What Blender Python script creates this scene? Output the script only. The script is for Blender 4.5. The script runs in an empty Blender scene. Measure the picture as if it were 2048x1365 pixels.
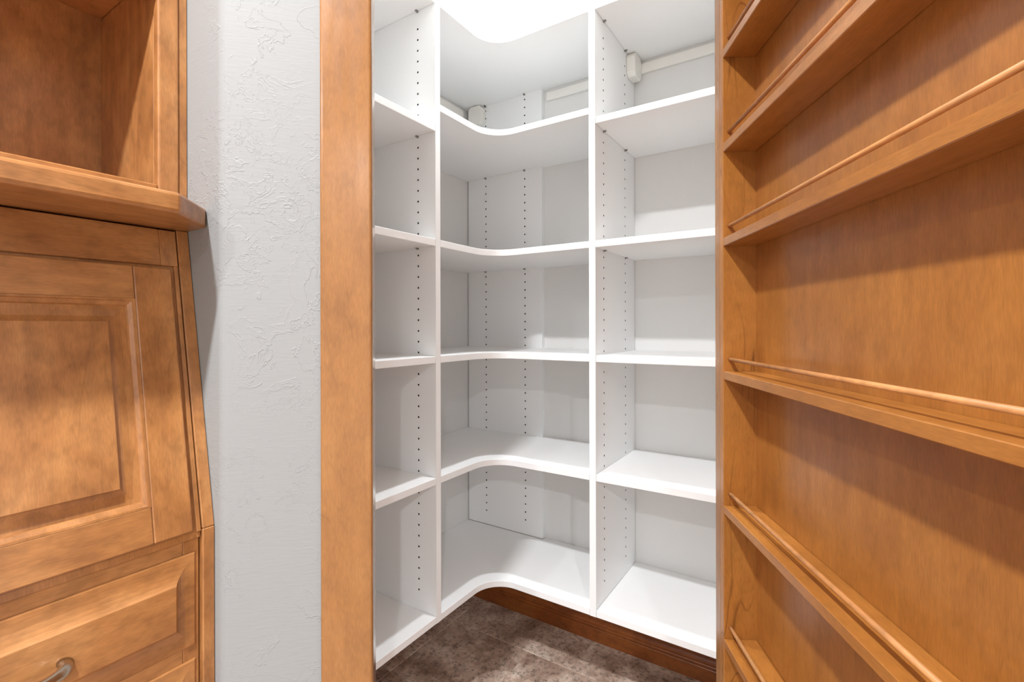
import bpy, bmesh, math, random
from mathutils import Matrix, Vector

random.seed(4)
SC = bpy.context.scene
C = SC.collection
H = 1.16                                  # eye height

# ------------------------------------------------------------------ camera
TH, ROLL, F = math.radians(32.8768), math.radians(0.1332), 966.6851
cd = bpy.data.cameras.new('camera')
cd.sensor_fit = 'HORIZONTAL'; cd.sensor_width = 36.0
cd.lens = 36.0 * F / 2048.0
cd.shift_y = -29.04 / 2048.0
cd.clip_start = 0.01
cam = bpy.data.objects.new('camera', cd); C.objects.link(cam)
cam.matrix_world = (Matrix.Translation((0, 0, H)) @ Matrix.Rotation(TH, 4, 'Z') @
                    Matrix.Rotation(math.pi / 2, 4, 'X') @ Matrix.Rotation(-ROLL, 4, 'Z'))
SC.camera = cam

# ------------------------------------------------------------------ world, lights, exposure
w = bpy.data.worlds.new('world'); SC.world = w; w.use_nodes = True
bg = w.node_tree.nodes['Background']
bg.inputs[0].default_value = (0.925, 0.975, 1.03, 1); bg.inputs[1].default_value = 0.9

def lamp(name, loc, power, radius, col=(0.965, 0.99, 1.02), kind='POINT'):
    d = bpy.data.lights.new(name, kind)
    d.energy = power; d.color = col
    if kind == 'POINT':
        d.shadow_soft_size = radius
    else:
        d.shape = 'DISK'; d.size = radius * 2; d.spread = math.radians(150)
    o = bpy.data.objects.new(name, d); C.objects.link(o); o.location = loc
    return o
lamp('pantry_ceiling_lamp', (-0.72, 1.105, 2.725), 13, 0.035, (0.945, 0.985, 1.02), 'AREA')
CAN = 45
lamp('kitchen_can_lamp', (-0.45, -0.35, 2.725), CAN, 0.05, kind='AREA')
lamp('kitchen_can_lamp', (-0.45, -2.15, 2.725), CAN, 0.05, kind='AREA')
lamp('kitchen_can_lamp', (1.90, -2.40, 2.725), CAN * 2.3, 0.05, kind='AREA')
lamp('kitchen_can_lamp', (4.60, -3.40, 2.725), CAN * 2.6, 0.05, kind='AREA')
lamp('kitchen_can_lamp', (3.10, -1.90, 2.725), CAN * 1.7, 0.05, kind='AREA')

vs = SC.view_settings
vs.view_transform = 'Standard'; vs.look = 'None'; vs.gamma = 1.0; vs.use_curve_mapping = False
vs.exposure = 0.20
SC.cycles.max_bounces = 8; SC.cycles.diffuse_bounces = 7; SC.cycles.glossy_bounces = 3   # white interior: let light keep bouncing

# ------------------------------------------------------------------ materials
def srgb(r, g, b):
    f = lambda c: (c / 255 / 12.92) if c / 255 <= .04045 else ((c / 255 + .055) / 1.055) ** 2.4
    return (f(r), f(g), f(b), 1)

class NT:
    def __init__(s, name):
        s.m = bpy.data.materials.new(name); s.m.use_nodes = True
        s.t = s.m.node_tree; s.b = s.t.nodes['Principled BSDF']
    def n(s, typ, **kw):
        nd = s.t.nodes.new(typ)
        for k, v in kw.items():
            if k.startswith('i_'):
                key = k[2:].replace('_', ' ')
                nd.inputs[key].default_value = v
            else:
                setattr(nd, k, v)
        return nd
    def l(s, a, b): s.t.links.new(a, b)
    def ramp(s, src, stops, interp='LINEAR'):
        r = s.t.nodes.new('ShaderNodeValToRGB'); e = r.color_ramp.elements
        r.color_ramp.interpolation = interp
        while len(e) < len(stops): e.new(0.5)
        for q, (p, c) in zip(e, stops):
            q.position = p; q.color = c if len(c) == 4 else (*c, 1)
        s.l(src, r.inputs[0]); return r.outputs[0]
    def mix(s, fac, a, b, mode='MIX'):
        m = s.t.nodes.new('ShaderNodeMix'); m.data_type = 'RGBA'; m.blend_type = mode
        for v, i in ((fac, 0), (a, 6), (b, 7)):
            if hasattr(v, 'is_linked') or hasattr(v, 'links'): s.l(v, m.inputs[i])
            else: m.inputs[i].default_value = v
        return m.outputs[2]
    def math(s, op, a, b=0.0):
        m = s.t.nodes.new('ShaderNodeMath'); m.operation = op
        for v, i in ((a, 0), (b, 1)):
            if hasattr(v, 'links'): s.l(v, m.inputs[i])
            else: m.inputs[i].default_value = v
        return m.outputs[0]

def g(v): return (v, v, v, 1)

def wood(name, axis, light, mid, dark, rough=0.34, lines=0.5, blotch=1.0, mottle=.6, coat=.25, coatr=.22):
    """stained maple, grain along local axis 0/1/2"""
    T = NT(name)
    tc = T.n('ShaderNodeTexCoord'); oi = T.n('ShaderNodeObjectInfo')
    off = T.n('ShaderNodeVectorMath', operation='SCALE'); off.inputs[0].default_value = (13.1, 7.7, 9.3)
    T.l(oi.outputs['Random'], off.inputs['Scale'])
    add = T.n('ShaderNodeVectorMath', operation='ADD')
    T.l(tc.outputs['Object'], add.inputs[0]); T.l(off.outputs[0], add.inputs[1])
    def mp(along, cross):
        m = T.n('ShaderNodeMapping'); sc = [cross] * 3; sc[axis] = along
        m.inputs['Scale'].default_value = sc; T.l(add.outputs[0], m.inputs['Vector']); return m.outputs[0]
    def noise(vec, scale, detail=3, rough_=0.5, dist=0.0):
        nz = T.n('ShaderNodeTexNoise'); T.l(vec, nz.inputs['Vector'])
        nz.inputs['Scale'].default_value = scale; nz.inputs['Detail'].default_value = detail
        nz.inputs['Roughness'].default_value = rough_; nz.inputs['Distortion'].default_value = dist
        return nz.outputs['Fac']
    bl = noise(mp(1.0, 1.7), 5.5, 3, .60, .5)                   # stain blotches
    st = noise(mp(1.0, 11.0), 5.0, 2, .6)                       # broad grain streaks
    fi = noise(mp(14.0, 110.0), 5.0, 1, .7)                     # fine pores
    mo = noise(mp(1.0, 1.6), 26.0, 2, .65)                  # small mottling
    cat = noise(mp(0.9, 5.0), 2.0, 1.5, .4, .5)                 # cathedral figure
    base = T.mix(mottle, mid, T.ramp(bl, ((.32, dark), (.48, mid), (.68, light))))
    c1 = T.mix(T.math('MULTIPLY', T.ramp(st, ((.35, g(1)), (.65, g(0)))), .26 * blotch), base, dark)
    k = T.math('FRACT', T.math('MULTIPLY', cat, 9.0))
    ln = T.ramp(k, ((0.0, g(0)), (.44, g(0)), (.5, g(1)), (.56, g(0)), (1.0, g(0))))
    lm = T.math('MULTIPLY', T.math('MULTIPLY', ln, T.ramp(noise(mp(1, 3), 4), ((.42, g(0)), (.62, g(1))))), lines)
    c2 = T.mix(lm, c1, tuple(x * .55 for x in dark[:3]) + (1,))
    c3 = T.mix(.5, c2, T.ramp(fi, ((.3, g(.74)), (.7, g(1.1)))), 'MULTIPLY')
    c3 = T.mix(min(1.0, mottle * 1.3), c3, T.ramp(mo, ((.34, g(.76)), (.5, g(1.0)), (.68, g(1.12)))), 'MULTIPLY')
    c3b = T.mix(1.0, c3, g(1.16), 'MULTIPLY')
    T.l(c3b, T.b.inputs['Base Color'])
    T.l(T.ramp(st, ((.3, g(rough + .06)), (.7, g(rough - .04)))), T.b.inputs['Roughness'])
    T.b.inputs['Specular IOR Level'].default_value = .45
    T.b.inputs['Coat Weight'].default_value = coat; T.b.inputs['Coat Roughness'].default_value = coatr
    return T.m

CAB = (srgb(188, 137, 86), srgb(162, 110, 63), srgb(116, 73, 41))
RCK = (srgb(180, 124, 62), srgb(160, 104, 46), srgb(132, 80, 34))
TRM = (srgb(166, 119, 70), srgb(149, 102, 56), srgb(124, 81, 42))
BAS = (srgb(150, 88, 40), srgb(132, 72, 30), srgb(104, 52, 20))
W_CAB = [wood('maple_cabinet_%s' % 'xyz'[i], i, *CAB, lines=.18, mottle=.5) for i in range(3)]
W_RCK = [wood('maple_rack_%s' % 'xyz'[i], i, *RCK, lines=.12, blotch=1.0, mottle=.28) for i in range(3)]
W_SIDE = wood('maple_rack_figured', 2, *RCK, lines=.75, blotch=.6, mottle=.3)
W_DOWEL = wood('maple_dowel', 0, srgb(202, 150, 98), srgb(188, 132, 80), srgb(166, 110, 62), rough=.5, lines=0, blotch=.4, coat=0)
W_LINE = wood('maple_varnished_lining', 2, *TRM, rough=.25, lines=.1, blotch=.5, coat=1.0, coatr=.16)
W_TRM = [wood('maple_trim_%s' % 'xyz'[i], i, *TRM, rough=.3, lines=.2, blotch=.8, mottle=.3) for i in range(3)]
W_BAS = [wood('baseboard_wood_%s' % 'xyz'[i], i, *BAS, lines=.2) for i in range(3)]

def plain(name, col, rough, metal=0.0, spec=.5):
    T = NT(name)
    T.b.inputs['Base Color'].default_value = col; T.b.inputs['Roughness'].default_value = rough
    T.b.inputs['Metallic'].default_value = metal; T.b.inputs['Specular IOR Level'].default_value = spec
    return T

def melamine():
    T = plain('white_melamine', srgb(241, 242, 242), .38, spec=.4)
    tc = T.n('ShaderNodeTexCoord'); nz = T.n('ShaderNodeTexNoise', i_Scale=9.0, i_Detail=1.0)
    T.l(tc.outputs['Object'], nz.inputs['Vector'])
    T.l(T.ramp(nz.outputs['Fac'], ((.35, g(.34)), (.65, g(.42)))), T.b.inputs['Roughness'])
    return T.m
M_WHITE = melamine()
M_SHADED_CORE = plain('shaded_hole_core', srgb(26, 24, 22), .9).m  # particleboard inside the pin holes, near-black: hole shade put into the colour
M_PLASTIC = plain('white_plastic', srgb(238, 236, 230), .42).m
M_STEEL = plain('dull_steel', srgb(150, 148, 142), .38, .9).m
M_NICKEL = plain('brushed_nickel', srgb(196, 186, 170), .26, 1.0).m

def plaster(name, col, scale=1.0, depth=1.0):
    """hand trowelled skip-trowel plaster: flat with scattered ridges and brush lines"""
    T = plain(name, col, .62, spec=.35)
    tc = T.n('ShaderNodeTexCoord')
    def noise(sc, detail, rough_, dist=0.0, vec=None):
        nz = T.n('ShaderNodeTexNoise'); T.l(vec or tc.outputs['Object'], nz.inputs['Vector'])
        nz.inputs['Scale'].default_value = sc * scale; nz.inputs['Detail'].default_value = detail
        nz.inputs['Roughness'].default_value = rough_; nz.inputs['Distortion'].default_value = dist
        return nz.outputs['Fac']
    big = noise(16, 4, .60, .7)
    ridge = T.ramp(big, ((.515, g(0)), (.53, g(1)), (.548, g(.55)), (.62, g(.5))))
    big2 = noise(36, 3, .58, .9)
    ridge2 = T.ramp(big2, ((.545, g(0)), (.556, g(1)), (.575, g(.4)), (.64, g(.35))))
    mask = T.ramp(noise(3.4, 2, .5), ((.44, g(0)), (.60, g(1))))
    mask2 = T.ramp(noise(5.2, 2, .5), ((.46, g(0)), (.58, g(1))))
    mp = T.n('ShaderNodeMapping'); mp.inputs['Scale'].default_value = (1, 1, 9)
    mp.inputs['Rotation'].default_value = (.05, .1, 0); T.l(tc.outputs['Object'], mp.inputs['Vector'])
    brush = noise(26, 2, .6, .0, mp.outputs[0])
    h = T.math('ADD', T.math('MULTIPLY', ridge, mask), T.math('MULTIPLY', T.math('MULTIPLY', ridge2, mask2), .7))
    h = T.math('ADD', h, T.math('MULTIPLY', brush, .28))
    bp = T.n('ShaderNodeBump'); bp.inputs['Strength'].default_value = .40 * depth
    bp.inputs['Distance'].default_value = .0022
    T.l(h, bp.inputs['Height']); T.l(bp.outputs[0], T.b.inputs['Normal'])
    return T.m
M_WALL = plaster('grey_trowelled_plaster', srgb(150, 152, 152))
M_PWALL = plaster('pantry_plaster', srgb(226, 225, 223), 1.6, .3)
M_CEIL = plain('ceiling_paint', srgb(235, 234, 230), .8).m

def tile_mat():
    T = plain('mottled_stone_tile', g(.2), .5, spec=.4)
    tc = T.n('ShaderNodeTexCoord'); oi = T.n('ShaderNodeObjectInfo')
    off = T.n('ShaderNodeVectorMath', operation='SCALE'); off.inputs[0].default_value = (17, 23, 5)
    T.l(oi.outputs['Random'], off.inputs['Scale'])
    add = T.n('ShaderNodeVectorMath', operation='ADD'); T.l(tc.outputs['Object'], add.inputs[0]); T.l(off.outputs[0], add.inputs[1])
    def noise(sc, detail, rough_, dist=0.0):
        nz = T.n('ShaderNodeTexNoise'); T.l(add.outputs[0], nz.inputs['Vector'])
        nz.inputs['Scale'].default_value = sc; nz.inputs['Detail'].default_value = detail
        nz.inputs['Roughness'].default_value = rough_; nz.inputs['Distortion'].default_value = dist
        return nz.outputs['Fac']
    a = T.ramp(noise(7, 4, .66), ((.34, srgb(138, 112, 96)), (.5, srgb(178, 154, 138)), (.66, srgb(212, 194, 178))))
    b = T.ramp(noise(75, 3, .75), ((.36, g(.45)), (.47, g(.98)), (.7, g(1.2))))
    v = T.ramp(noise(26, 4, .75, 1.0), ((.485, g(1)), (.498, g(.66)), (.510, g(1))))
    c = T.mix(1.0, T.mix(1.0, a, b, 'MULTIPLY'), v, 'MULTIPLY')
    T.l(c, T.b.inputs['Base Color'])
    bp = T.n('ShaderNodeBump'); bp.inputs['Strength'].default_value = .25; bp.inputs['Distance'].default_value = .002
    T.l(noise(75, 3, .75), bp.inputs['Height']); T.l(bp.outputs[0], T.b.inputs['Normal'])
    return T.m
M_TILE = tile_mat()
M_GROUT = plain('sandy_grout', srgb(176, 156, 138), .9).m

# ------------------------------------------------------------------ builders
def link(name, me, mat, parent=None, mtx=None):
    o = bpy.data.objects.new(name, me); C.objects.link(o)
    if mat is not None:
        for m in (mat if isinstance(mat, (list, tuple)) else [mat]): me.materials.append(m)
    if parent is not None: o.parent = parent
    if mtx is not None: o.matrix_local = mtx
    return o

def from_bm(name, bm, mat, parent=None, mtx=None, smooth=False):
    me = bpy.data.meshes.new(name)
    bmesh.ops.recalc_face_normals(bm, faces=bm.faces[:])
    bm.to_mesh(me); bm.free()
    if smooth:
        for p in me.polygons: p.use_smooth = True
    return link(name, me, mat, parent, mtx)

def empty(name, loc=(0, 0, 0), rz=0.0):
    o = bpy.data.objects.new(name, None); C.objects.link(o)
    o.location = loc; o.rotation_euler = (0, 0, rz); o.empty_display_size = .1
    return o

def tag(o, label=None, cat=None, group=None, kind=None):
    if label: o['label'] = label
    if cat: o['category'] = cat
    if group: o['group'] = group
    if kind: o['kind'] = kind
    return o

def box(name, x, y, z, mat, parent=None, bev=.0012, seg=1, frame=None):
    """axis aligned box given by ranges (in the parent's space or in frame)"""
    bm = bmesh.new(); bmesh.ops.create_cube(bm, size=1.0)
    d = Vector((x[1] - x[0], y[1] - y[0], z[1] - z[0]))
    c = Vector(((x[0] + x[1]) / 2, (y[0] + y[1]) / 2, (z[0] + z[1]) / 2))
    for v in bm.verts: v.co = Vector((v.co.x * d.x, v.co.y * d.y, v.co.z * d.z))
    if bev > 0:
        bmesh.ops.bevel(bm, geom=bm.edges[:], offset=min(bev, min(d) * .45), segments=seg, affect='EDGES', profile=.5)
    m = Matrix.Translation(c)
    if frame is not None: m = frame @ m
    return from_bm(name, bm, mat, parent, m)

def prism(name, poly, z0, z1, mat, parent=None, bev=0.0, seg=1, mtx=None, edges=None):
    """polygon in XY extruded in Z, centred on its own origin"""
    cx = sum(p[0] for p in poly) / len(poly); cy = sum(p[1] for p in poly) / len(poly); cz = (z0 + z1) / 2
    bm = bmesh.new()
    a = [bm.verts.new((p[0] - cx, p[1] - cy, z0 - cz)) for p in poly]
    b = [bm.verts.new((p[0] - cx, p[1] - cy, z1 - cz)) for p in poly]
    bm.faces.new(a[::-1]); bm.faces.new(b)
    n = len(poly)
    for i in range(n): bm.faces.new((a[i], a[(i + 1) % n], b[(i + 1) % n], b[i]))
    bmesh.ops.recalc_face_normals(bm, faces=bm.faces[:])
    if bev > 0:
        es = bm.edges[:] if edges is None else [e for e in bm.edges if edges(e, cx, cy, cz)]
        bmesh.ops.bevel(bm, geom=es, offset=bev, segments=seg, affect='EDGES', profile=.5)
    m = Matrix.Translation((cx, cy, cz))
    if mtx is not None: m = mtx @ m
    return from_bm(name, bm, mat, parent, m)

def extrude_xz(name, poly, y0, y1, mat, parent=None, bev=0.0, seg=1):
    """polygon in XZ extruded along Y"""
    # local x->world x, local y->world z, local z->world -y
    mtx = Matrix(((1, 0, 0, 0), (0, 0, -1, 0), (0, 1, 0, 0), (0, 0, 0, 1)))
    return prism(name, poly, -y1, -y0, mat, parent, bev, seg, mtx)

def sweep(name, pts, radii, mat, parent=None, n=12, mtx=None, squash=None):
    """round bar along pts"""
    bm = bmesh.new(); rings = []
    for i, p in enumerate(pts):
        p = Vector(p); t = (Vector(pts[min(i + 1, len(pts) - 1)]) - Vector(pts[max(i - 1, 0)])).normalized()
        u = t.cross(Vector((0, 0, 1)))
        if u.length < 1e-4: u = t.cross(Vector((1, 0, 0)))
        u.normalize(); v = u.cross(t)
        r = radii[i] if isinstance(radii, (list, tuple)) else radii
        q = squash[i] if squash else 1.0
        rings.append([bm.verts.new(p + u * (math.cos(a) * r) + v * (math.sin(a) * r * q))
                      for a in [2 * math.pi * k / n for k in range(n)]])
    for a, b in zip(rings, rings[1:]):
        for k in range(n): bm.faces.new((a[k], a[(k + 1) % n], b[(k + 1) % n], b[k]))
    bm.faces.new(rings[0][::-1]); bm.faces.new(rings[-1])
    return from_bm(name, bm, mat, parent, mtx, smooth=True)

def ring_panel(name, rects, mat, frame, parent, cap=True):
    """stepped/raised panel: list of (u0,u1,v0,v1,w) rectangles joined in order, the last one capped"""
    bm = bmesh.new(); R = []
    u = (rects[0][0] + rects[0][1]) / 2; v = (rects[0][2] + rects[0][3]) / 2
    for (u0, u1, v0, v1, w_) in rects:
        R.append([bm.verts.new((a - u, b - v, w_)) for a, b in ((u0, v0), (u1, v0), (u1, v1), (u0, v1))])
    for a, b in zip(R, R[1:]):
        for k in range(4): bm.faces.new((a[k], a[(k + 1) % 4], b[(k + 1) % 4], b[k]))
    if cap: bm.faces.new(R[-1])
    return from_bm(name, bm, mat, parent, frame @ Matrix.Translation((u, v, 0)))

# ------------------------------------------------------------------ geometry constants (metres)
NV = Vector((-.70710678, .70710678, 0))      # outward normal of the diagonal pantry front (into the pantry)
EV = Vector((.70710678, .70710678, 0))       # along it, to the right
def diag(e, n): p = EV * e + NV * n; return (p.x, p.y)
XW, YW = -1.305, 1.685                        # pantry walls
XL, YB = -.9433, 1.3318                       # shelf fronts
YP, XP, TP = 1.054, -.5675, .0203             # partitions
TK = .0202
Z = dict(s0=H + .937, s1L=H + .5654, s1C=H + .6308, s1R=H + .5989, s2=H + .2334, s3=H - .1058, s4=H - .4582, s5=H - .8601)
CEIL = 2.74
NW, NB = .95, 1.066                           # diagonal wall faces
EJ0, EJ1 = -.069, .781                        # door opening
YR = .442                                     # return wall face

# ------------------------------------------------------------------ structure
fl = box('floor', (-1.7, 5.0), (-4.5, 2.0), (-.06, -.0022), M_GROUT, bev=0)
tag(fl, 'brown mottled stone tile floor', kind='structure')
# stone tiles laid in a one-third running bond
TX, TY, GAP = .510, .3345, .0035
def tile_mesh(wx, wy):
    bm = bmesh.new(); bmesh.ops.create_cube(bm, size=1.0)
    for v in bm.verts: v.co = Vector((v.co.x * wx, v.co.y * wy, v.co.z * .010))
    bmesh.ops.bevel(bm, geom=[e for e in bm.edges if all(v.co.z > 0 for v in e.verts)], offset=.0012, segments=1, affect='EDGES')
    me = bpy.data.meshes.new('tile'); bm.to_mesh(me); bm.free(); me.materials.append(M_TILE); return me
TM = {}
def put_tile(x0, x1, y0, y1):
    x0 += GAP / 2; x1 -= GAP / 2; y0 += GAP / 2; y1 -= GAP / 2
    k = (round(x1 - x0, 4), round(y1 - y0, 4))
    if k not in TM: TM[k] = tile_mesh(*k)
    o = bpy.data.objects.new('tile', TM[k]); C.objects.link(o)
    o.parent = fl
    o.location = Vector(((x0 + x1) / 2, (y0 + y1) / 2, -.005)) - fl.location
bpy.context.view_layer.update()
rows = [(1.4765 + TY * j, j) for j in range(-6, 1)]
for y0, j in rows:
    y1 = min(y0 + TY, YW)
    x = -1.228
    if y0 > .5: put_tile(XW, -1.228, y0, y1)
    first = .510 if j % 2 == 0 else .339
    while x < 1.6:
        put_tile(x, x + first, y0, y1); x += first; first = TX

ce = box('ceiling', (-1.7, 5.0), (-4.5, 2.0), (CEIL, CEIL + .1), M_CEIL, bev=0); tag(ce, kind='structure')
wl = box('wall_left', (XW - .10, XW), (YR + .116, YW + .1), (0, CEIL), M_PWALL, bev=0); tag(wl, 'bare textured pantry wall on the left of the corner', kind='structure')
wb = box('wall_back', (XW, .40), (YW, YW + .1), (0, CEIL), M_PWALL, bev=0); tag(wb, 'bare textured pantry wall behind the shelves', kind='structure')
KX = NW / .70710678                           # y - x on the room face
KB = NB / .70710678
# return wall + left stub of the diagonal wall, with a rounded corner
poly = [(-1.45, YR), (YR - KX, YR), diag(EJ0 - .012, NW), diag(EJ0 - .012, NB), (YR + .116 - KB, YR + .116), (-1.45, YR + .116)]
cxp = sum(p[0] for p in poly) / 6; cyp = sum(p[1] for p in poly) / 6
wk = prism('wall_front', poly, 0, CEIL, M_WALL, bev=.010, seg=4,
           edges=lambda e, cx, cy, cz: all(abs(v.co.x + cx - (YR - KX)) < 1e-4 and abs(v.co.y + cy - YR) < 1e-4 for v in e.verts))
tag(wk, 'pale grey hand-trowelled plaster wall between cabinet and pantry', kind='structure')
def inner_faces(o):
    o.data.materials.append(M_PWALL)
    for p in o.data.polygons:
        if p.normal.dot(NV) > .9 or p.normal.y > .99: p.material_index = 1
inner_faces(wk)
wr = prism('wall_right', [diag(EJ1 + .012, NW), diag(1.20, NW), diag(1.20, NB), diag(EJ1 + .012, NB)], 0, CEIL, M_WALL); tag(wr, kind='structure')
wh = prism('wall_header', [diag(EJ0 - .012, NW), diag(EJ1 + .012, NW), diag(EJ1 + .012, NB), diag(EJ0 - .012, NB)], 2.062, CEIL, M_WALL); tag(wh, kind='structure')
inner_faces(wr); inner_faces(wh)
wc = box('wall_cabinet', (-1.45, -1.335), (-4.5, YR), (0, CEIL), M_WALL, bev=0); tag(wc, kind='structure')

# door lining and casing
FR = Matrix(((EV.x, NV.x, 0, 0), (EV.y, NV.y, 0, 0), (0, 0, 1, 0), (0, 0, 0, 1)))   # local (e, n, z)
t1 = empty('trim_1'); tag(t1, 'honey maple door casing and lining of the pantry', kind='structure')
cw = (-.1568, -.0652)
box('casing', cw, (NW - .018, NW - .0003), (0, 2.14), W_TRM[2], t1, .0055, 3, FR)
box('lining', (EJ0 - .012, EJ0), (NW - .0002, NB + .004), (0, 2.062), W_LINE, t1, .001, 1, FR)
box('casing', (EJ1 - .004, EJ1 + .088), (NW - .018, NW - .0003), (0, 2.14), W_TRM[2], t1, .0055, 3, FR)
box('lining', (EJ1, EJ1 + .012), (NW - .0002, NB + .004), (0, 2.062), W_TRM[2], t1, .001, 1, FR)
box('casing', (-.065, EJ1 - .0045), (NW - .018, NW - .0003), (2.05, 2.14), W_TRM[0], t1, .0055, 3, FR)
box('lining', (EJ0 + .0002, EJ1 - .0002), (NW - .0002, NB + .004), (2.05, 2.062), W_TRM[0], t1, .001, 1, FR)

# baseboards: flat foot, two beads, tall flat top
prof = [(0, 0), (.028, 0), (.028, .0455), (.0265, .0475), (.0225, .0480), (.0225, .0535), (.0210, .0555), (.0180, .0560),
        (.0180, .0610), (.0150, .0640), (.0125, .0700), (.0125, .118), (.010, .126), (0, .128)]
def baseboard(name, p0, p1, inward):
    p0 = Vector((*p0, 0)); p1 = Vector((*p1, 0)); d = (p1 - p0).normalized(); L = (p1 - p0).length
    i = Vector((*inward, 0))
    mtx = Matrix(((i.x, 0, d.x, p0.x), (i.y, 0, d.y, p0.y), (0, 1, 0, 0), (0, 0, 0, 1)))
    o = prism(name, prof, 0, L, W_BAS[2], mtx=mtx)
    return tag(o, kind='structure')
tag(baseboard('baseboard_back', (XW + .025, YW - .0005), (.17, YW - .0005), (0, -1)), 'dark stained wooden baseboard under the pantry shelves')
tag(baseboard('baseboard_left', (XW + .0005, .57), (XW + .0005, YW - .001), (1, 0)), 'dark stained wooden baseboard below the left shelves')

# ------------------------------------------------------------------ pantry shelving
def drilled_panel(name, L, T, z0, z1, cols, zmin, zmax, parent=None, mtx=None, R=.0031, dep=.009):
    """panel in local (s along 0..L, thickness 0..-T, z); pin holes on the t=0 face"""
    bm = bmesh.new(); PITCH = .032; ph = 1.1475
    def q(pts, mi=0):
        f = bm.faces.new([bm.verts.new(p) for p in pts]); f.material_index = mi
    zs0 = math.ceil((zmin - ph) / PITCH) * PITCH + ph
    n = int((zmax - zs0) / PITCH) + 1
    za, zb = zs0 - PITCH / 2, zs0 - PITCH / 2 + n * PITCH
    hw = .006
    cur = 0.0
    for c in sorted(cols):
        q([(cur, 0, z0), (c - hw, 0, z0), (c - hw, 0, z1), (cur, 0, z1)])
        q([(c - hw, 0, z0), (c + hw, 0, z0), (c + hw, 0, za), (c - hw, 0, za)])
        q([(c - hw, 0, zb), (c + hw, 0, zb), (c + hw, 0, z1), (c - hw, 0, z1)])
        for k in range(n):
            zc = zs0 + k * PITCH; hz = PITCH / 2
            out = [(hw, 0), (hw, hz), (0, hz), (-hw, hz), (-hw, 0), (-hw, -hz), (0, -hz), (hw, -hz)]
            inn = [(R * math.cos(a), R * math.sin(a)) for a in [math.pi / 4 * i for i in range(8)]]
            vo = [bm.verts.new((c + a, 0, zc + b)) for a, b in out]
            vi = [bm.verts.new((c + a, 0, zc + b)) for a, b in inn]
            vd = [bm.verts.new((c + a, -dep, zc + b)) for a, b in inn]
            for i in range(8):
                j = (i + 1) % 8
                bm.faces.new((vo[i], vo[j], vi[j], vi[i]))
                bm.faces.new((vi[i], vi[j], vd[j], vd[i])).material_index = 1
            bm.faces.new(vd).material_index = 1
        cur = c + hw
    q([(cur, 0, z0), (L, 0, z0), (L, 0, z1), (cur, 0, z1)])
    q([(0, -T, z0), (0, -T, z1), (L, -T, z1), (L, -T, z0)])
    q([(0, 0, z0), (0, 0, z1), (0, -T, z1), (0, -T, z0)])
    q([(L, 0, z0), (L, -T, z0), (L, -T, z1), (L, 0, z1)])
    q([(0, 0, z1), (L, 0, z1), (L, -T, z1), (0, -T, z1)])
    q([(0, 0, z0), (0, -T, z0), (L, -T, z0), (L, 0, z0)])
    me = bpy.data.meshes.new(name)
    cf = {}
    bm.to_mesh(me); bm.free()
    # orient: faces of the drilled side look to +t
    o = link(name, me, [M_WHITE, M_SHADED_CORE], parent, mtx)
    return o

def pin(parent, loc, d):
    """flat steel shelf pin sticking out of a panel along d"""
    d = Vector(d); s = Vector((d.y, -d.x, 0))
    m = Matrix(((d.x, s.x, 0, 0), (d.y, s.y, 0, 0), (0, 0, 1, 0), (0, 0, 0, 1)))
    m = Matrix.Translation(loc) @ m
    bm = bmesh.new()
    P = [(-.006, -.0022, -.0044), (.009, -.0022, -.0044), (.009, .0022, -.0044), (-.006, .0022, -.0044)]
    prof_ = [(-.0060, -.0046), (.0015, -.0052), (.0085, -.0030), (.0095, -.0004), (-.0060, -.0004)]
    a = [bm.verts.new((x, -.0028, z)) for x, z in prof_]; b = [bm.verts.new((x, .0028, z)) for x, z in prof_]
    bm.faces.new(a); bm.faces.new(b[::-1])
    for i in range(5): bm.faces.new((a[i], b[i], b[(i + 1) % 5], a[(i + 1) % 5]))
    o = from_bm('shelf_pin', bm, M_STEEL, parent)
    o.matrix_local = parent.matrix_world.inverted() @ m
    return o

ZT = 2.135
zb = Z['s5']
# left partition (drilled face looks towards -Y)
mL = Matrix(((1, 0, 0, XW + .001), (0, -1, 0, YP), (0, 0, 1, 0), (0, 0, 0, 1)))
LL = XL - XW - .001
pl = drilled_panel('upright_panel', LL, TP, zb, ZT, [-1.012 - XW - .001, -1.012 - .192 - XW - .001], .37, 2.05, mtx=mL)
tag(pl, 'white drilled upright panel between left bay and curved corner shelves', 'panel', 'white upright panels of the pantry')
# right partition (drilled face looks towards +X)
mR = Matrix(((0, 1, 0, XP), (1, 0, 0, YB), (0, 0, 1, 0), (0, 0, 0, 1)))
prr = drilled_panel('upright_panel', YW - YB - .003, TP, zb, ZT, [1.397 - YB, 1.586 - YB], .37, 2.05, mtx=mR)
tag(prr, 'white drilled upright panel right of the curved corner shelves, two hole columns', 'panel', 'white upright panels of the pantry')
# corner support panel flat on the back wall (face towards -Y)
XC1 = -.9345
mC = Matrix(((1, 0, 0, XW + .0045), (0, -1, 0, 1.665), (0, 0, 1, 0), (0, 0, 0, 1)))
pc = drilled_panel('corner_support_panel', XC1 - XW - .0045, YW - 1.665 - .0005, zb + TK + .002, ZT, [-1.207 - XW - .0045, -1.0135 - XW - .0045], .37, 2.08, mtx=mC)
tag(pc, 'white drilled support panel flat on the wall in the inner corner', 'panel')
# outer end panels of the two side bays, behind the door frame
pe = box('end_panel', (XW + .001, XL), (.600, .620), (zb, ZT), M_WHITE); tag(pe, 'white end panel of the left bay hidden behind the door casing', 'panel')
pf = box('end_panel', (-.205, -.185), (YB, YW - .001), (zb, ZT), M_WHITE); tag(pf, 'white end panel of the right bay hidden behind the open door', 'panel')

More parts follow.
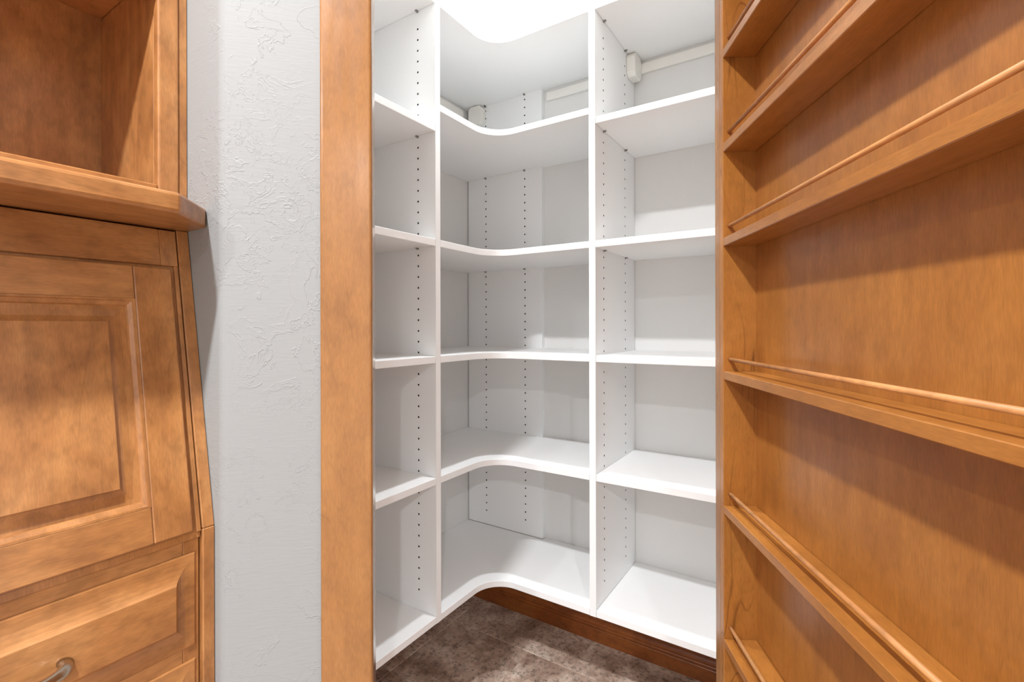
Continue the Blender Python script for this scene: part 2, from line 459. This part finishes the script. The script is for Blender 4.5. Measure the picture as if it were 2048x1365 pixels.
bpy.context.view_layer.update()
ordinal = ['topmost', 'second from the top', 'third from the top', 'fourth from the top', 'second from the bottom', 'bottom']
EPS = .0006
for i, k in enumerate(('s0', 's1L', 's2', 's3', 's4', 's5')):
    z = Z[k]
    o = box('bay_shelf', (XW + .001, XL), (.6206, YP - EPS), (z, z + TK), M_WHITE, None, .0010)
    tag(o, 'straight white shelf in the narrow left bay beside the door casing, %s' % ordinal[i], 'shelf', 'left bay shelves')
    if k != 's5':
        for x in (-1.012, -1.204): pin(pl, (x, YP, z), (0, -1, 0))
for i, k in enumerate(('s0', 's1R', 's2', 's3', 's4', 's5')):
    z = Z[k]
    o = box('bay_shelf', (XP + EPS, -.2056), (YB, YW - .001), (z, z + TK), M_WHITE, None, .0010)
    tag(o, 'straight white shelf in the right bay next to the open door, %s' % ordinal[i], 'shelf', 'right bay shelves')
    if k != 's5':
        for y in (1.397, 1.586): pin(prr, (XP, y, z), (1, 0, 0))
RA = .092
def corner_outline():
    pts = [(XW + .001, YP + TP + EPS), (XL, YP + TP + EPS)]
    cx, cy = XL + RA, YB - RA
    for i in range(17):
        a = math.pi - (math.pi / 2) * i / 16
        pts.append((cx + RA * math.cos(a), cy + RA * math.sin(a)))
    pts += [(XP - TP - EPS, YB), (XP - TP - EPS, YW - .001), (XC1 + .0003, YW - .001), (XC1 + .0003, 1.6648), (XW + .001, 1.6648)]
    return pts
co = corner_outline()
for i, k in enumerate(('s0', 's1C', 's2', 's3', 's4', 's5')):
    z = Z[k]
    o = prism('corner_shelf', co, z, z + TK, M_WHITE, bev=.0009, edges=lambda e, cx, cy, cz: abs(e.verts[0].co.z - e.verts[1].co.z) < 1e-6)
    tag(o, 'curved white corner shelf between the two uprights, %s' % ordinal[i], 'shelf', 'curved corner shelves')
    if k != 's5':
        for x in (-1.207, -1.0135): pin(pc, (x, 1.665, z), (0, -1, 0))
        pin(pl, (-1.0, YP + TP, z), (0, 1, 0)); pin(prr, (XP - TP, 1.40, z), (-1, 0, 0))

# hanging rails and their plastic bracket covers under the top shelves
def rail(name, x, y, z, label):
    o = box(name, x, y, z, M_PLASTIC, None, .002, 2)
    return tag(o, label, 'rail', 'hanging rails on the pantry walls')
rail('hanging_rail', (-.9185, XP - TP - .001), (YW - .011, YW - .0005), (2.0500, 2.0822), 'flat white hanging rail on the back wall under the topmost curved shelf')
rail('hanging_rail', (XP + .001, -.206), (YW - .011, YW - .0005), (2.0495, 2.0835), 'flat white hanging rail on the back wall in the right bay')
rail('hanging_rail', (XW + .0005, XW + .011), (YP + TP + .001, 1.625), (2.0360, 2.0835), 'flat white hanging rail on the left wall under the topmost curved shelf')
def cover(mtx, label):
    P = [(0, .014), (.012, 0), (.058, 0), (.072, .014), (.072, .066), (.058, .080), (.012, .080), (0, .066)]
    o = prism('bracket_cover', P, 0, .030, M_PLASTIC, bev=.003, seg=2, mtx=mtx)
    return tag(o, label, 'cover', 'plastic bracket covers')
# local (x,y,z) -> right bay: x->+Y, y->+Z, z->+X
cover(Matrix(((0, 0, 1, XP + .0005), (1, 0, 0, 1.6005), (0, 1, 0, 2.0145), (0, 0, 0, 1))), 'small white plastic bracket cover high on the right upright')
cover(Matrix(((1, 0, 0, -1.278), (0, 0, -1, 1.6645), (0, 1, 0, 2.0145), (0, 0, 0, 1))), 'small white plastic bracket cover in the inner corner under top shelf')

# ------------------------------------------------------------------ pantry door with its spice rack
HD = math.radians(4.0)
Dv = Vector((-.48292785, .87566014, 0)); Nv = Vector((.87566014, .48292785, 0)); CC = .36623943
FD = Matrix(((Dv.x, Nv.x, 0, Nv.x * CC), (Dv.y, Nv.y, 0, Nv.y * CC), (0, 0, 1, 0), (0, 0, 0, 1)))  # local (along, depth, z)
S0, S1 = .345, 1.0281
d1 = empty('door_1'); tag(d1, 'open pantry door that carries the wooden rack', kind='structure')
box('slab', (S0 - .03, 1.122), (.0735, .116), (.012, 2.045), W_RCK[2], d1, .002, 1, FD)
for z in (.25, 1.05, 1.82):
    sweep('hinge', [FD @ Vector((1.128, .121, z)), FD @ Vector((1.128, .121, z + .09))], .006, M_NICKEL, d1)
rk = empty('door_rack', FD @ Vector((.69, .036, .05)), 0)
tag(rk, 'honey maple shelf rack with dowel rails on the open pantry door', 'rack')
RF = rk.matrix_world if False else Matrix.Translation(Vector(rk.location))
FR2 = Matrix.Translation(-Vector(rk.location)) @ FD
DB = .0723
ZR0, ZR1 = .06, 2.0
box('side_panel', (S1, S1 + .0187), (0, DB), (ZR0, ZR1), W_SIDE, rk, .0012, 1, FR2)
o = box('edge_strip', (S1 + .0190, S1 + .0488), (.0003, DB), (ZR0, ZR1), W_TRM[2], rk, .0016, 1, FR2)
box('side_panel', (S0 - .0187, S0), (0, DB), (ZR0, ZR1), W_RCK[2], rk, .0012, 1, FR2)
box('back_panel', (S0, S1), (DB - .0065, DB), (ZR0, ZR1), W_RCK[2], rk, 0, 1, FR2)
ZB = [.218, .4955, .7718, 1.0496, 1.3252, 1.5202, 1.7150, 1.910]
for z in ZB:
    sh = box('rack_shelf', (S0 + .0003, S1 - .0003), (0, DB - .0068), (z, z + .0172), W_RCK[0], rk, .0012, 1, FR2)
    if z < 1.95:
        a = FR2 @ Vector((S0 + .0003, .0125, z + .0415)); b = FR2 @ Vector((S1 - .0003, .0125, z + .0415))
        sweep('dowel_rail', [(-(b - a).length / 2, 0, 0), ((b - a).length / 2, 0, 0)], .0037, W_DOWEL, rk, 14,
              Matrix.Translation((a + b) / 2) @ FD.to_3x3().to_4x4())
box('top_panel', (S0, S1), (0, DB - .0068), (ZR1 - .018, ZR1), W_RCK[0], rk, .0012, 1, FR2)

# ------------------------------------------------------------------ secretary cabinet on the left
YC0 = -.05                                    # its centre line
def mir(u): return 2 * YC0 - u
cab = empty('secretary_cabinet', (-1.1, YC0, 0))
tag(cab, 'maple secretary cabinet with open cubby, slanted drop front and drawers', 'cabinet')
CM = Matrix.Translation((1.1, -YC0, 0))       # world -> cabinet
XU = -1.023; BK = -1.2977; YE = .4413
ZTOP = 2.30
def cb(name, x, y, z, ax, bev=.0012, seg=1, parent=cab):
    return box(name, x, y, z, W_CAB[ax], parent, bev, seg, CM)
# upper open cubby
cb('face_stile', (XU - .0205, XU), (.3914, .4262), (1.3776, ZTOP), 2, .004, 3)
cb('face_stile', (XU - .0205, XU), (mir(.4262), mir(.3914)), (1.3776, ZTOP), 2, .004, 3)
cb('filler_strip', (XU - .0205, XU - .0035), (.4266, YE), (1.3776, ZTOP), 2)
cb('face_rail', (XU - .0203, XU - .0003), (mir(.3911), .3911), (1.3776, 1.4214), 1, .002)
cb('face_rail', (XU - .0203, XU - .0003), (mir(.3911), .3911), (1.772, ZTOP), 1, .002)
cb('side_panel', (BK - .002, XU - .0208), (.3926, .4120), (1.3776, ZTOP), 2)
cb('side_panel', (BK - .002, XU - .0208), (mir(.4120), mir(.3926)), (1.3776, ZTOP), 2)
cb('back_panel', (BK - .012, BK - .0023), (mir(.4120), .4120), (1.3776, ZTOP), 2)
cb('cubby_top', (BK - .002, XU - .0208), (mir(.3922), .3922), (1.819, 1.838), 1)
cb('cubby_floor', (BK - .002, XU - .0208), (mir(.3922), .3922), (1.380, 1.3985), 1)
# thick ledge with clipped corners
XF = -.8695
lp = [(-1.31, YE), (-.9535, YE), (XF, .3632), (XF, mir(.3632)), (-.9535, mir(YE)), (-1.31, mir(YE))]
lp = [(x + 1.1, y - YC0) for x, y in lp]
def front_edges(e, cx, cy, cz):
    return all(v.co.x + cx > -.9535 + 1.1 - .001 for v in e.verts)
prism('ledge', lp, 1.3430, 1.3774, W_CAB[1], cab, .0065, 3, None, front_edges)
# slanted front: local frame (u = Y, v = up the slope, w = out)
SLP = math.atan(.182)
vd = Vector((-math.sin(SLP), 0, math.cos(SLP))); wd = Vector((math.cos(SLP), 0, math.sin(SLP)))
ORG = Vector((-.780 - .182 * .803, 0, .803))
FS = CM @ Matrix(((0, vd.x, wd.x, ORG.x), (1, 0, 0, 0), (0, vd.z, wd.z, ORG.z), (0, 0, 0, 1)))
VV = lambda z: (z - .803) / math.cos(SLP)
def sb(name, u, z, w_, ax, bev=.0012, seg=1, parent=cab):
    return box(name, u, (VV(z[0]), VV(z[1])), w_, W_CAB[ax], parent, bev, seg, FS)
def sx(z, off=0.0): return -.780 - .182 * z + off
extrude_xz('filler_strip', [(sx(1.3428) + 1.1, 1.3428), (-.926 + 1.1, .8025), (-1.10 + 1.1, .8025), (-1.10 + 1.1, 1.3428)], .4215 - YC0, YE - YC0, W_CAB[1], cab, .0015)
extrude_xz('filler_strip', [(-.9255 + 1.1, .8020), (-.9255 + 1.1, .03), (-1.10 + 1.1, .03), (-1.10 + 1.1, .8020)], .4215 - YC0, YE - YC0, W_CAB[1], cab, .0015)
for s in (1, -1):
    a, b = (.4128, .4195) if s > 0 else (mir(.4195), mir(.4128))
    sb('slant_stile', (a, b), (.800, 1.2734), (-.0070, -.001), 1, .001)
sb('slant_rail', (mir(.3919), .3919), (1.2736, 1.3400), (-.0070, -.0008), 0, .001)
sb('slant_stile', (.3921, .4195), (1.2736, 1.3400), (-.0070, -.0008), 1, .001)
sb('slant_stile', (mir(.4195), mir(.3921)), (1.2736, 1.3400), (-.0070, -.0008), 1, .001)
sb('slant_backing', (mir(.4195), .4195), (.790, 1.3400), (-.040, -.0072), 1, 0)
# carcass sides
extrude_xz('carcass_side', [(sx(1.34, -.03) + 1.1, 1.34), (-.96 + 1.1, .80), (-.96 + 1.1, .03), (-1.30 + 1.1, .03), (-1.30 + 1.1, 1.34)], mir(.4195) - YC0, mir(.400) - YC0, W_CAB[1], cab)
# drop front: stiles, rails, sloping bead, raised panel
df = empty('drop_front'); df.parent = cab; tag(df, 'slanted fall front with raised centre panel')
D0, D1 = .8035, 1.2670
UI, UO = .3471, .4057
WP = .0030
for a, b in ((UI, UO), (mir(UO), mir(UI))): sb('stile', (a, b), (D0, D1), (-.0070, WP), 1, .0022, 2, df)
sb('rail', (mir(UI) + .0002, UI - .0002), (1.2094, D1), (-.0070, WP), 0, .0018, 2, df)
sb('rail', (mir(UI) + .0002, UI - .0002), (D0, .8620), (-.0070, WP), 0, .0018, 2, df)
z0_, z1_ = VV(.8620), VV(1.2094)
def inset(d, w_): return (mir(UI) + d, UI - d, z0_ + d, z1_ - d, w_)
ring_panel('bead', [inset(0, WP - .0005), inset(.0035, WP - .0006), inset(.0045, WP - .003), inset(.0100, WP - .0070), inset(.0118, WP - .0098)], W_CAB[1], FS, df, cap=False)
ring_panel('raised_panel', [inset(.0114, WP - .0099), inset(.0200, WP - .0098), inset(.0300, WP - .0078), inset(.0370, WP - .0045), inset(.0392, WP - .0035), inset(.0402, WP + .0015), inset(.0412, WP + .0020)], W_CAB[1], FS, df)
# lower front
FL = CM @ Matrix(((0, 0, 1, -.9255), (1, 0, 0, 0), (0, 1, 0, 0), (0, 0, 0, 1)))         # (u=Y, v=z, w=out)
def lb(name, u, v, w_, ax, bev=.0012, seg=1, parent=cab): return box(name, u, v, w_, W_CAB[ax], parent, bev, seg, FL)
lb('front_stile', (.3943, .4197), (.03, .7985), (-.030, -.0110), 1)
lb('front_stile', (mir(.4197), mir(.3943)), (.03, .7985), (-.030, -.0110), 1)
lb('front_rail', (mir(.3941), .3941), (.740, .7985), (-.030, -.0110), 0)
lb('front_rail', (mir(.3941), .3941), (.560, .620), (-.030, -.0112), 0)
lb('front_rail', (mir(.3941), .3941), (.335, .380), (-.030, -.0112), 0)
lb('front_rail', (mir(.3941), .3941), (.03, .100), (-.030, -.0112), 0)
lb('front_backing', (mir(.4197), .4197), (.03, .80), (-.045, -.0302), 0, 0)
def pull(parent, yc):
    pts, rad, sq = [], [], []
    n = 18
    for i in range(n + 1):
        t = i / n; a = math.pi * t
        y = .052 * math.cos(a) if True else 0
        out = .027 * math.sin(a) ** .62
        zz = -.006 * math.sin(a)
        pts.append((y, zz, out)); e = abs(2 * t - 1)
        rad.append(.0082 + .0030 * e ** 2 + .0030 * max(0, 1 - abs(t - .5) / .16)); sq.append(.72)
    return sweep('pull_handle', pts, rad, M_NICKEL, parent, 16, None, sq)
def drawer(z0, z1, mark):
    dr = empty('drawer'); dr.parent = cab
    u0, u1 = mir(.4131), .4131
    def ins(d, w_, k=1.0): return (u0 + d * .8, u1 - d * .8, z0 + d * k, z1 - d * k, w_)
    o = ring_panel('front', [ins(0, -.0108), ins(0, -.0095), ins(.0025, -.0080), ins(.012, -.0080), ins(.022, -.0074), ins(.030, -.0058), ins(.0365, -.0030), ins(.0412, .0008), ins(.0432, .0034), ins(.0440, .0040)], W_CAB[0], FL, dr)
    for yc in (.183, mir(.183)):
        bpy.context.view_layer.update()
        h = pull(o, yc); h.matrix_local = (FL @ Matrix.Translation(((u0 + u1) / 2, (z0 + z1) / 2, 0))).inverted() @ FL @ Matrix.Translation((yc, (z0 + z1) / 2 - .007, .0035))
    return dr
tag(drawer(.6000, .7640, 0)); drawer(.3620, .5760, 1); drawer(.085, .3400, 2)
